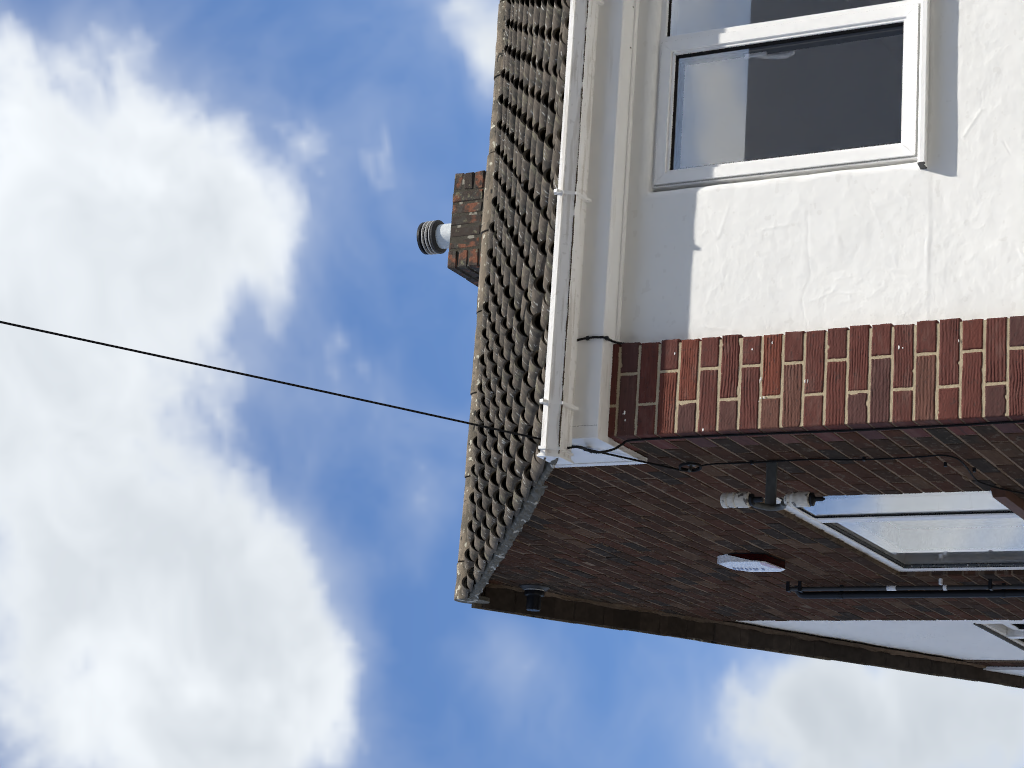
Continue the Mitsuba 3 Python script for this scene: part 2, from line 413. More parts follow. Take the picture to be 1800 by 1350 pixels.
def brick_mesh(y0, y1, z0, z1, proud, depth=0.03, ch=0.004, jit=0.0012, face='gable', base=0.0):
    """A brick end or stretcher of a wall facing -x ('gable') or -y ('front'): bevelled arrises, corners a little uneven."""
    def ring(inset, d):
        return [[y0 + inset, z0 + inset, d], [y1 - inset, z0 + inset, d], [y1 - inset, z1 - inset, d], [y0 + inset, z1 - inset, d]]
    p = np.array(ring(0, -depth) + ring(0, proud - ch) + ring(ch, proud))
    j = rng.normal(0, jit, (4, 3)); j[:, 2] *= 0.7
    p[4:8, :2] += j[:, :2]; p[8:12] += j + rng.normal(0, jit * .4, (4, 3))
    f = []
    for a in (0, 4):
        for i in range(4):
            k = (i + 1) % 4
            f += [[a + i, a + k, a + 4 + k], [a + i, a + 4 + k, a + 4 + i]]
    f += [[8, 9, 10], [8, 10, 11]]
    f = np.array(f)
    if face == 'gable':
        v = np.c_[base - p[:, 2], p[:, 0], p[:, 1]]; f = f[:, ::-1]
    else:
        v = np.c_[p[:, 0], base - p[:, 2], p[:, 1]]
    return trimesh.Trimesh(v, f, process=False)


cells = []
for c in range(-26, 33):
    za, zb = c * 0.075 + 0.005, (c + 1) * 0.075 - 0.005
    # stretchers on the front where the corner brick shows its header here, and the other way round
    front_header_corner = (c % 2 == 1)      # short brick at the corner of the front face -> long one on the gable
    first = 0.220 if front_header_corner else 0.1075
    y = first
    while y < YB - 0.02:
        ya, yb = y + 0.005, min(y + 0.225 - 0.005, YB)
        if yb > YB - 0.05:
            yb = YB + random.uniform(-.006, .004)
        y += 0.225
        if c >= 2 and ya < 0.30:            # behind the eaves box
            ya = max(ya, 0.20)
            if yb - ya < 0.03:
                continue
        r = sbox(ya, za, yb, zb)
        if c >= 1:                           # rough edge under the sloping verge
            r = r.intersection(gable_outline.buffer(-0.001))
        if -13 <= c < 0:
            r = r.difference(win1.buffer(0.0005))
        for g in getattr(r, 'geoms', [r]):
            if g.is_empty or g.area < 3e-4:
                continue
            whole = abs(g.area - g.envelope.area) < 1e-7
            cells.append((g, whole, c))


def apparent(g):
    q = np.array([0, g.centroid.x, g.centroid.y + Z0]) - cam
    return g.area / (q @ q) * abs(q[0]) / np.linalg.norm(q) * (1.0 if g.centroid.y > -1.42 else 0.05)


cells.sort(key=lambda t: -apparent(t[0]))
rest, tones = [], []
for i, (g, whole, c) in enumerate(cells):
    proud = float(np.clip(rng.normal(0.0006, 0.0007), -.0006, .0025))
    if whole:
        ya, za, yb, zb = g.bounds
        old = 1.0 + 1.2 * max(0, c) / 20
        m = brick_mesh(ya, yb, za, zb, proud, jit=0.0007 * old, ch=0.0022)
    else:
        m = extrude(g, 0.034, 'x', -proud)
    v = np.array(m.vertices); cen = v.mean(0)
    old = np.clip((cen[2] + .15) / .6, 0, 1)                    # the upper part is laid less evenly
    q = np.stack([v[:, 1] * 1.7, v[:, 2] * 2.5, v[:, 1] * 0], -1)
    v[:, 2] += (.004 + .022 * old) * (meshkit.fbm(q, 3, 61) - .5)
    v[:, 1] += old * .02 * (meshkit.noise(np.array([[cen[2] * 13.3, 0, 0]]), 62)[0] - .5)
    m.vertices = v
    tone = (rng.random(), rng.random())
    if i < 299:
        add('house__gable_wall__brick', m, 'brick_dark', uv=np.tile(tone, (len(v), 1)))
    else:
        rest.append(m); tones.append(np.tile(tone, (len(v), 1)))
# returns of the window opening: half bricks on the far jamb, seen from below
for c in range(-13, 0):
    za, zb = c * 0.075 + 0.005, (c + 1) * 0.075 - 0.005
    for m in (B(0.006, 0.106, W1[1] - 0.0025, W1[1] + 0.03, za, zb, 0.003), B(0.006, 0.106, W1[0] - 0.03, W1[0] + 0.002, za, zb, 0.003)):
        rest.append(m); tones.append(np.tile((rng.random(), rng.random()), (len(m.vertices), 1)))
add('house__gable_wall__brickwork', rest, 'brick_dark', uv=np.vstack(tones), kind='stuff', label='smaller bricks of the upper and outer gable wall')
# mortar squeezed out at the brick edges beside the windows and the render
lumps = []
for c in range(-18, 18):
    zc = c * 0.075
    for ye, s in ((W1[0] + .001, 1), (YB + .002, 1)):
        if ye < 2 and not (-12 <= c <= -1):
            continue
        if ye > 4 and zc > under(ye) - .05:
            continue
        if random.random() < .75:
            l = trimesh.creation.icosphere(2, 1.0); l.apply_scale((.006, random.uniform(.002, .006), random.uniform(.005, .012)))
            l.vertices += rng.normal(0, .0006, l.vertices.shape); l.apply_translation((.006, ye, zc + random.uniform(-.004, .004))); lumps.append(l)
for k in range(60):                         # crumbs of mortar under the head of the window
    l = trimesh.creation.icosphere(1, 1.0); l.apply_scale(rng.uniform(.003, .010, 3)); l.vertices += rng.normal(0, .0008, l.vertices.shape)
    l.apply_translation((rng.uniform(0, .02), rng.uniform(W1[0], W1[1]), rng.uniform(-.004, .004))); lumps.append(l)
for k in range(240):                        # smears and dabs left on the brick faces
    yy = rng.uniform(.3, YB - .05); c = int(rng.integers(-16, 26)); zz = c * .075 + rng.normal(0, .006)
    if zz > under(yy) - .06 or (W1[0] - .05 < yy < W1[1] + .05 and W1[2] - .08 < zz < .03):
        continue
    l = trimesh.creation.icosphere(2, 1.0); l.apply_scale((.0032, rng.uniform(.008, .045), rng.uniform(.003, .007)))
    l.vertices += rng.normal(0, .0010, l.vertices.shape); l.apply_translation((-.0002, yy, zz)); lumps.append(l)
add('house__gable_wall__mortar_lumps', lumps, 'mortar_brown', kind='stuff', label='ragged mortar along the brick edges')

# ---- rendered part of the gable, and the brick pier behind it
rend = gable_outline.intersection(sbox(YB - .002, -9, DY, 9)).difference(sbox(W2[0], W2[2], W2[1], W2[3]))
add('house__gable_render', extrude(rend, 0.2, 'x', 0.018), 'white_render', label='smooth white rendered part of the gable')
pier = []
for c in range(-20, 10):
    za, zb = c * 0.075 + .005, (c + 1) * 0.075 - .005
    for ya, yb in (((YP, YP + .21), (YP + .22, DY)) if c % 2 else ((YP, YP + .1), (YP + .11, YP + .32), (YP + .33, DY))):
        g = sbox(ya, za, yb, zb).intersection(gable_outline.buffer(-.004))
        if not g.is_empty and g.area > 3e-4:
            pier.append(extrude(g, 0.03, 'x', rng.normal(0, .0012)))
add('house__rear_pier', extrude(gable_outline.intersection(sbox(YP - .003, -9, DY, 9)), 0.012, 'x', 0.005), 'mortar_brown')
for m in pier:
    add('house__rear_pier__brick', m, 'brick_dark', uv=np.tile((rng.random(), rng.random()), (len(m.vertices), 1)))

# ---- front pier of red brick at the corner, wire-cut grooves cut into every face
add('house__front_pier', extrude(sbox(0.0035, -Z0, 0.319, EAVE), 0.21, 'y', 0.0036), 'mortar_cream')


def grooved(x0, x1, z0, z1, style, seed, depth):
    nx, nz = max(8, int((x1 - x0) / .0034)), max(8, int((z1 - z0) / .0017))
    X, Zg = np.meshgrid(np.linspace(x0, x1, nx), np.linspace(z0, z1, nz), indexing='ij')
    P = np.stack([X, Zg, np.full_like(X, seed * 1.7)], -1)
    w = meshkit.fbm(P * [16, 42, 1], 3, seed) - .5
    w2 = meshkit.noise(P * [5, 14, 1], seed + 50) - .5
    per = rng.uniform(.0085, .0120)
    ph = (Zg + w * 0.011 + w2 * .010) / per
    g = 0.5 + 0.5 * np.cos(2 * np.pi * ph)
    fade = np.clip(.35 + 1.6 * (meshkit.fbm(P * [14, 22, 1], 3, seed + 9) - .32), 0, 1)
    amp = {'stretch': rng.uniform(.0014, .0026), 'head': rng.uniform(.0002, .0007)}[style]
    h = -amp * fade * g ** 1.7
    h += (meshkit.fbm(P * [60, 240, 1], 3, seed + 3) - .5) * .0010 + (meshkit.fbm(P * [14, 18, 1], 3, seed + 4) - .5) * .0020
    e = np.minimum(np.minimum(X - x0, x1 - X), np.minimum(Zg - z0, z1 - Zg))
    chip = np.clip(meshkit.fbm(P * [30, 30, 1], 3, seed + 6) - .66, 0, 1) * 16
    h -= np.clip(1 - e / (.0035 * (1 + chip)), 0, 1) ** 2 * .0035 * (1 + .8 * chip)
    # wavy outline
    ox = (meshkit.noise(np.stack([Zg * 60, X * 0, X * 0 + seed], -1), seed + 7) - .5) * .0020
    oz = (meshkit.noise(np.stack([X * 38, X * 0, X * 0 + seed], -1), seed + 8) - .5) * .0020
    Xj = X + ox * (np.abs(X - (x0 + x1) / 2) / ((x1 - x0) / 2)) ** 6 * (X > .01)
    Zj = Zg + oz * (np.abs(Zg - (z0 + z1) / 2) / ((z1 - z0) / 2)) ** 6
    v = np.stack([Xj, -h, Zj], -1).reshape(-1, 3)
    f = [grid_faces(nx, nz)]
    idx = np.arange(nx * nz).reshape(nx, nz)
    loop = np.concatenate([idx[:, 0], idx[-1, 1:], idx[-2::-1, -1], idx[0, -2:0:-1]])
    back = v[loop].copy(); back[:, 1] = depth
    n0 = len(v); v = np.vstack([v, back]); m = len(loop); a = np.arange(m); b = (a + 1) % m
    f.append(np.c_[loop[a], n0 + a, n0 + b]); f.append(np.c_[loop[a], n0 + b, loop[b]])
    return trimesh.Trimesh(v, np.vstack(f), process=False)


sd = 0
for c in range(-24, 2):
    za, zb = c * 0.075 + .0048, (c + 1) * 0.075 - .0048
    if c == 1:
        zb = EAVE - .001
    if c % 2 == 1:                         # long brick towards the render, header at the corner
        parts = [(0.0, 0.1035, 'head', 0.215), (0.1125, 0.326, 'stretch', .03)]
    else:
        parts = [(0.0, 0.2155, 'stretch', 0.1025), (0.2245, 0.326, 'head', .03)]
    for x0, x1, st, dp in parts:
        sd += 1
        add('house__front_pier__brick', grooved(x0, x1 + (random.uniform(-.004, .007) if x1 > .3 else 0), za, zb, st, sd, dp), 'brick_red', smooth=40)
splash = []
for x, z, n in ((.255, -.42, 1), (.172, -.455, 2), (.10, -.455, 3), (.14, -.60, 2), (.245, -.925, 2), (.262, -1.12, 1), (.27, -.13, 2), (.075, .045, 3), (.29, -.50, 1), (.02, -.25, 1)):
    for k in range(n):
        l = trimesh.creation.icosphere(3, 1.0); l.apply_scale((rng.uniform(.002, .007), .0014, rng.uniform(.0012, .0032)))
        l.vertices *= 1 + 0.9 * (meshkit.fbm(l.vertices * 260 + k * 3 + x * 40, 2, 4)[:, None] - .5)
        l.apply_translation((x + rng.normal(0, .010), -.0006, z + rng.normal(0, .007))); splash.append(l)
add('house__front_pier__paint_splashes', splash, 'paint', smooth=True, kind='stuff', label='splashes of white paint on the bricks')

# ---- rendered front wall, trowelled by hand
FW = (0.905, 1.985, -0.972, 0.022)         # window opening in the front: x0, x1, z0, z1
xs, zs = np.arange(0.322, 2.302, 0.0045), np.arange(-1.75, EAVE + .02, 0.0045)
X, Zg = np.meshgrid(xs, zs, indexing='ij')
P = np.stack([X, Zg, X * 0], -1)
wp = meshkit.fbm(P * 3 + 4, 3, 31) - .5
h = (meshkit.fbm(P * [2.2, 1.8, 1], 4, 32) - .5) * .016
h += (meshkit.fbm(P * [9, 7, 1] + wp[..., None] * 2.5, 4, 33) - .5) * .0034
ridged = 1 - np.abs(2 * meshkit.fbm(P * [5, 9, 1] + wp[..., None] * 3, 4, 35) - 1)
h += np.clip(ridged - .93, 0, 1) * .010 * np.clip(meshkit.noise(P * 4, 36) * 2 - .7, 0, 1)
h += (meshkit.fbm(P * 42, 3, 37) - .5) * .0016
sil = -1.005 + .004 * np.sin(X * 9) + (meshkit.noise(P * [14, 0, 0], 39) - .5) * .006
h += .0011 / (1 + np.exp((Zg - sil) / -.0022)) - .004 * np.clip((sil - Zg) / .5, 0, 1) * 0
h += .0016 * np.exp(-((Zg - sil - .008) / .008) ** 2) * np.clip(meshkit.noise(P * [7, 0, 0] + 3, 40) * 2 - .8, 0, 1)
for (xa, za, xb, zb, w, am) in ((1.05, -1.17, .96, -1.11, .004, .006), (.52, -1.32, .55, -1.30, .006, .006), (.54, -1.32, .575, -1.325, .004, .005), (.93, -1.245, .88, -1.27, .003, -.003),
                                (.72, -.55, .71, -.42, .004, .003), (.44, -.60, .47, -.68, .004, .003), (.38, -.22, .36, -.33, .005, .004), (.80, -.29, .70, -.26, .006, .003)):
    d = np.array([xb - xa, zb - za]); t = np.clip(((X - xa) * d[0] + (Zg - za) * d[1]) / (d @ d), 0, 1)
    r = np.hypot(X - xa - t * d[0], Zg - za - t * d[1])
    h += .34 * am * np.exp(-(r / w) ** 2)
crack = np.abs(Zg + .585 + .012 * (meshkit.fbm(P * [11, 0, 0], 4, 44) - .5) * 4)
h -= .0011 * np.exp(-(crack / .0020) ** 2) * ((X < .78) & (X > .33)) * np.clip(meshkit.noise(P * [9, 0, 0], 45) * 2.2 - .5, 0, 1)
dx = np.maximum(np.maximum(FW[0] - X, X - FW[1]), 0); dz = np.maximum(np.maximum(FW[2] - Zg, Zg - FW[3]), 0)
dist = np.hypot(dx, dz)
inside = (X > FW[0]) & (X < FW[1]) & (Zg > FW[2]) & (Zg < FW[3])
rnd = .036 + .014 * (meshkit.noise(P * 16, 47) - .3)
roll = np.clip(1 - dist / rnd, 0, 1)
depth_in = rnd * (1 - np.sqrt(np.clip(1 - roll ** 2, 0, 1))) + (dist < .0046) * .02
Y = 0.040 - h * np.clip(dist / .02, 0, 1) + depth_in
v = np.stack([X, Y, Zg], -1).reshape(-1, 3)
f = grid_faces(len(xs), len(zs))
f = f[~inside.reshape(-1)[f].any(1)]
dense = trimesh.Trimesh(v, f, process=False); dense.remove_unreferenced_vertices()
add('house__front_wall', dense, 'white_render', smooth=True, label='hand trowelled white render of the front wall')
shell = [B(0.322, 2.30, .052, .24, -Z0, -1.74), B(2.298, LX, .04, .24, -Z0, EAVE + .02), B(0.30, FW[0] - .02, .062, .24, -1.75, EAVE + .02),
         B(FW[1] + .02, 2.30, .062, .24, -1.75, EAVE + .02), B(FW[0] - .021, FW[1] + .021, .066, .24, FW[3] + .012, EAVE + .02), B(FW[0] - .021, FW[1] + .021, .066, .24, -1.75, FW[2] - .012)]
add('house__front_wall__backing', shell, 'white_render')
add('house__back_wall', [B(0.0, LX, DY - .2, DY, -Z0, .3), B(LX - .2, LX, .2, DY - .2, -Z0, EAVE)], 'white_render')
add('house__far_gable', extrude(gable_outline, .2, 'x', LX), 'white_render')
add('house__room_lining', [B(.26, LX - .3, .26, DY - .3, .16, .18), B(.26, LX - .3, .26, DY - .3, -2.1, -2.08), B(.26, .28, 3.34, 4.4, -2.1, .16), B(.3, 2.7, 3.3, 3.32, -2.08, .16), B(2.7, 2.72, .26, 3.32, -2.08, .16), B(.26, .28, .26, .98, -2.08, .16), B(.26, .28, 2.95, 3.3, -2.08, .16)], 'interior')

# ---- roof: boarded slopes, then every tile, ridge tiles, undercloak, mortar
PITCH = math.atan(0.68)
SL = np.array([0, math.cos(PITCH), math.sin(PITCH)]); NR = np.array([0, -math.sin(PITCH), math.cos(PITCH)])
BASE = np.array([0, -.12, 0.318 - .12 * .68])        # tile base plane z = .318 + .68 y
YA = 2.83


def slab(y0, y1, fz, th, x0, x1):
    return extrude(Polygon([(y0, fz(y0)), (y1, fz(y1)), (y1, fz(y1) - th), (y0, fz(y0) - th)]), x1 - x0, 'x', x0)


front_fz = lambda y: .303 + .68 * y
rear_fz = lambda y: 3.791 - .533 * y
rear_edge = lambda y: -.130 + .0126 * (y - 2.83)      # the rear verge runs slightly out of true
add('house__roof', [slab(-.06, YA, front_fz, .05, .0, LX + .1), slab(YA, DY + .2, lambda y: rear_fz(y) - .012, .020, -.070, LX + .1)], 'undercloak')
ROLL, TW, GAUGE, TLEN, TH = 0.141, 0.282, 0.306, 0.385, 0.009


def tile_profile(u):
    """Height over one tile width: a flat pan and a half-round roll, twice."""
    w = np.mod(u, ROLL) / ROLL
    d = np.minimum(np.abs(w - .25), np.abs(w - 1.25)) / .285
    return np.where(d < 1, 0.037 * np.sqrt(np.clip(1 - d ** 2, 0, 1)) ** 1.1, 0)


PH = 0.0
us = np.unique(np.r_[np.linspace(0, TW, 45), [0.0, TW]])


def tile_mesh(x0, s0, width=TW, length=TLEN, seed=0, u0=0.0):
    r = np.random.default_rng(seed)
    u = us[us <= width + 1e-6]
    s = np.linspace(0, length, 5)
    U, S = np.meshgrid(u, s, indexing='ij')
    calm = 0.15 if s0 < 0 else 1.0
    tilt, lift, skew = r.normal(0, .0045), abs(r.normal(0, .0028)), r.normal(0, .006)
    wob = (meshkit.noise(np.stack([U * 25, S * 14, U * 0 + seed], -1), 3) - .5) * .003
    low = TH * (1 - S / GAUGE) + lift + tilt * (U / TW - .5)
    prof = tile_profile(U + u0)
    flare = 1 + .46 * np.clip(1 - S / .30, 0, 1)                     # the rolls widen towards the lower end, which stands open
    top = low + TH + prof * flare * (1 + .04 * r.normal()) + wob
    bot = low + prof * (flare - .06) + .0015 + wob
    edge = (S < .001)
    top = np.where(edge, top - .0022, top)
    Ss = s0 + S + calm * (skew * (U / TW - .5) * 2 + r.normal(0, .006))
    p = lambda H: (BASE + np.stack([x0 + U - .001, 0 * U, 0 * U], -1) + Ss[..., None] * SL + H[..., None] * NR).reshape(-1, 3)
    nu, ns = U.shape
    v = np.vstack([p(top), p(bot)]); n = nu * ns
    f = [grid_faces(nu, ns), grid_faces(nu, ns, True) + n]
    idx = np.arange(n).reshape(nu, ns)
    loop = np.concatenate([idx[:, 0], idx[-1, 1:], idx[-2::-1, -1], idx[0, -2:0:-1]])
    a, b = loop, np.roll(loop, -1)
    f += [np.c_[a, a + n, b + n], np.c_[a, b + n, b]]
    return trimesh.Trimesh(v, np.vstack(f), process=False)


starts = [-0.045] + [0.084 + GAUGE * k for k in range(12)]
far_tiles, sd = [], 0
for ci, s0 in enumerate(starts):
    nxt = starts[ci + 1] if ci + 1 < len(starts) else 99
    ln = TLEN if ci else 0.29
    if BASE[1] + s0 * SL[1] > YA - .12:
        break
    ytop = BASE[1] + (s0 + ln) * SL[1]
    if ytop > YA - .01:
        ln = (YA - .01 - BASE[1]) / SL[1] - s0
    for ti in range(26):
        x0 = VX + .004 + ti * TW
        if x0 > LX + .05:
            break
        sd += 1
        m = tile_mesh(x0, s0, TW, ln, sd, PH)
        if x0 < 3.55:
            add('house__roof__roof_tile', m, 'concrete_tile', smooth=40)
        else:
            far_tiles.append(m)
add('house__roof__roof_tiling', far_tiles, 'concrete_tile', smooth=40, kind='stuff', label='tiles of the roof far along')
# ridge tiles
RC = np.array([YA, 2.228])


def ridge_mesh(x0, x1, seed, closed=False):
    r = np.random.default_rng(seed)
    n, k = 14, 15
    ang = np.linspace(-.12, math.pi + .12, n); xx = np.linspace(x0, x1, k)
    A, Xx = np.meshgrid(ang, xx, indexing='ij')
    rad = .100 + (meshkit.fbm(np.stack([Xx * 14, A * 3, A * 0 + seed], -1), 3, 5) - .5) * .010 + r.normal(0, .002)
    tl = r.normal(0, .006)
    dz = r.normal(0, .003) + tl * (Xx - x0) / .45
    outer = np.stack([Xx, RC[0] - np.cos(A) * rad, RC[1] + np.sin(A) * rad * .92 + dz], -1).reshape(-1, 3)
    inner = np.stack([Xx, RC[0] - np.cos(A) * (rad - .016), RC[1] + np.sin(A) * (rad - .016) * .92 + dz], -1).reshape(-1, 3)
    N = n * k; v = np.vstack([outer, inner]); f = [grid_faces(n, k), grid_faces(n, k, True) + N]
    idx = np.arange(N).reshape(n, k); loop = np.concatenate([idx[:, 0], idx[-1, 1:], idx[-2::-1, -1], idx[0, -2:0:-1]])
    a, b = loop, np.roll(loop, -1); f += [np.c_[a, b + N, a + N], np.c_[a, b, b + N]]
    return trimesh.Trimesh(v, np.vstack(f), process=False)


edges = [VX, .085] + [.085 + .443 * (k + 1) for k in range(16)]
for i, (a, b) in enumerate(zip(edges, edges[1:])):
    if a < LX:
        add('house__roof__ridge_tile', ridge_mesh(a + .004, b - .004, 300 + i), 'ridge_concrete', smooth=50)
# mortar packed under the ridge tiles and along the verge: lumpy
bed = []
xs_ = np.arange(VX + .006, LX, .02)
ang = np.linspace(0, math.pi, 9)
A, Xx = np.meshgrid(ang, xs_, indexing='ij')
rad = .086 + (meshkit.fbm(np.stack([Xx * 22, A * 2, A * 0], -1), 4, 8) - .5) * .05
bv = np.stack([Xx, RC[0] - np.cos(A) * rad, RC[1] - .028 + np.sin(A) * rad], -1).reshape(-1, 3)
bed.append(trimesh.Trimesh(bv, grid_faces(*A.shape), process=False))
end = trimesh.creation.cylinder(radius=.088, height=.02, sections=24); end.apply_transform(trimesh.transformations.rotation_matrix(math.pi / 2, (0, 1, 0)))
end.apply_translation((VX + .014, RC[0], RC[1])); bed.append(end)
ss = np.arange(-.05, 3.50, .008)
hh = np.linspace(-.030, .018, 9)
S, H = np.meshgrid(ss, hh, indexing='ij')
bump = (meshkit.fbm(np.stack([S * 16, H * 30, S * 0], -1), 4, 18) - .5) * .034 + (meshkit.fbm(np.stack([S * 60, H * 90, S * 0], -1), 3, 28) - .5) * .012
lowedge = (meshkit.fbm(np.stack([S * 9, S * 0, S * 0], -1), 3, 19) - .5) * .014 * (H < -.02) * (S > .5) + (meshkit.fbm(np.stack([S * 13, S * 0, S * 0 + 9], -1), 3, 29) - .5) * .020 * (H > .010)
H = np.where(S < .45, np.maximum(H, -.006), H)
vv = BASE + S[..., None] * SL + (H + lowedge)[..., None] * NR + np.stack([VX + .004 + bump + .02 * np.clip(H / .018, 0, 1) ** 3, 0 * S, 0 * S], -1)
bed.append(trimesh.Trimesh(vv.reshape(-1, 3), grid_faces(*S.shape, flip=True), process=False))
ys = np.arange(YR + .02, DY + .05, .014)
hz = np.linspace(-.036, .012, 7)
Yg, Hg = np.meshgrid(ys, hz, indexing='ij')
rag = (meshkit.fbm(np.stack([Yg * 14, Hg * 20, Yg * 0 + 3], -1), 4, 71) - .5)
edge_z = (meshkit.fbm(np.stack([Yg * 11, Yg * 0, Yg * 0], -1), 4, 72) - .5) * .05 * (Hg < -.025)
bv = np.stack([np.where(Hg < -.034, .004, -.014 + rag * .026), Yg, 3.757 - .533 * Yg + Hg + edge_z], -1).reshape(-1, 3)
rag_bed = trimesh.Trimesh(bv, grid_faces(*Yg.shape, flip=True), process=False)
add('house__gable_render__bedding', rag_bed, 'mortar_brown', smooth=60, label='ragged bedding mortar under the rear verge')
add('house__roof__mortar_bedding', bed, 'verge_mortar', smooth=60, kind='stuff', label='grey mortar bedding under the ridge and verge tiles')
# undercloak slips on both verges
y = 0.32
while y < YA - .05:
    w = .16 + random.uniform(-.004, .004)
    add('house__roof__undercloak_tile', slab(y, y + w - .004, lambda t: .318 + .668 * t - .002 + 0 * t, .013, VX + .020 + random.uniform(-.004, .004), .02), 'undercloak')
    y += w
y = YA + .08
while y < DY + .18:
    w = .165 + random.uniform(-.006, .006)
    d = random.uniform(-.006, .003)
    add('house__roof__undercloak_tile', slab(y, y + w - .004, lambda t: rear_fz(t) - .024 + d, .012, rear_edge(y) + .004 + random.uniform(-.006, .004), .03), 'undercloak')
    y += w
rv = []
y, i = YA + .05, 0
while y < DY + .2:                               # ends of the rear tiles along the verge
    rv.append(slab(y, y + .30, lambda t, a=y: rear_fz(t) - .012 * (t - a) / .3 + .004, .018, rear_edge(y) - random.uniform(0, .005), .25)); y += .262
add('house__roof__rear_verge_tiles', rv, 'ridge_concrete', kind='stuff', label='outer edge of the tiles on the rear slope')

# ---- boxed eaves
add('house__fascia', [B(-.020, LX, -.077, -.059, .103, .30, .003)], 'white_plastic')
add('house__fascia__joint_cover', [B(.0225, .0240, -.0776, -.075, .108, .29)], 'gap_grey')
add('house__soffit', [B(-.005, LX, -.060, .046, .103, .112), B(.33, LX, .012, .040, .0965, .104, .002)], 'white_plastic')
vents = [trimesh.creation.cylinder(radius=.0035, height=.003, sections=10) for _ in range(3)]
for i, m in enumerate(vents):
    m.apply_translation((1.44 + i * .16, .0, .1025))
add('house__soffit__screws', vents, 'dirt', kind='stuff', label='small dark screw holes in the soffit')
bx = Polygon([(-.077, .103), (.327, .103), (.327, .50), (.18, .435), (-.077, .265)])
add('house__box_end', extrude(bx, .017, 'x', -.020), 'plain_white', label='white board closing the end of the eaves')
add('house__box_end__edge_trim', [B(-.0235, -.0195, .287, .327, .103, .47, .001), B(-.0235, -.0195, -.077, .288, .103, .114, .001)], 'plain_white')
add('house__box_end__crack', [B(-.0206, -.0195, .286, .2872, .112, .30), B(-.0206, -.0195, .197, .2985, .1655, .1672)], 'gap_grey')
add('house__rear_box_end', extrude(Polygon([(6.08, .05), (6.50, .05), (6.50, float(under(6.5)) - .01), (6.08, float(under(6.08)) - .01)]), .02, 'x', -.022), 'plain_white')

# ---- gutter with unions and a stop end
GP = [(-.074, .262), (-.074, .201), (-.166, .201), (-.188, .236), (-.193, .238), (-.193, .257), (-.188, .257), (-.188, .243), (-.183, .240), (-.163, .205), (-.077, .205), (-.077, .262)]


def grow(p, d):
    return Polygon(p).buffer(d, join_style=2)


gut = Polygon(GP)
add('house__gutter', extrude(gut, LX + .12, 'x', -.095), 'gutter_plastic')
outer = Polygon([GP[0], GP[1], GP[2], GP[3], GP[4], GP[5]])
for xa in (.084, .838, 1.592):
    u = outer.buffer(.0035, join_style=2).difference(outer.buffer(-.004, join_style=2))
    clip = Polygon([(-.190, .236), (-.214, .250), (-.212, .262), (-.186, .274), (-.184, .255)])
    arm = Polygon([(-.170, .201), (-.080, .201), (-.066, .186), (-.076, .181), (-.170, .1955)])
    add('house__gutter__union_clip', [extrude(unary_union([u, clip]), .011, 'x', xa - .0055), extrude(arm, .010, 'x', xa - .005)], 'white_plastic')
cap = [extrude(outer.buffer(.0045, join_style=2), .012, 'x', -.106), extrude(outer.buffer(.006, join_style=2).difference(outer.buffer(-.003, join_style=2)), .010, 'x', -.080),
       extrude(outer.buffer(.0085, join_style=2).difference(outer), .006, 'x', -.106)]
add('house__gutter__stop_end', cap, 'white_plastic')
dirt = []
for k in range(120):
    x = rng.uniform(-.09, 2.6); l = trimesh.creation.icosphere(1, 1.0)
    l.apply_scale((rng.uniform(.006, .05), rng.uniform(.0012, .003), rng.uniform(.001, .0026))); l.vertices += rng.normal(0, .0006, l.vertices.shape)
    l.apply_translation((x, -.1665 + rng.uniform(-.001, .002), .2008)); dirt.append(l)
add('house__gutter__dirt_streaks', dirt, 'dirt', kind='stuff', label='brown dirt along the bottom edge of the gutter')


# ---- windows
def bar(name, poly, *a, **k):
    pass


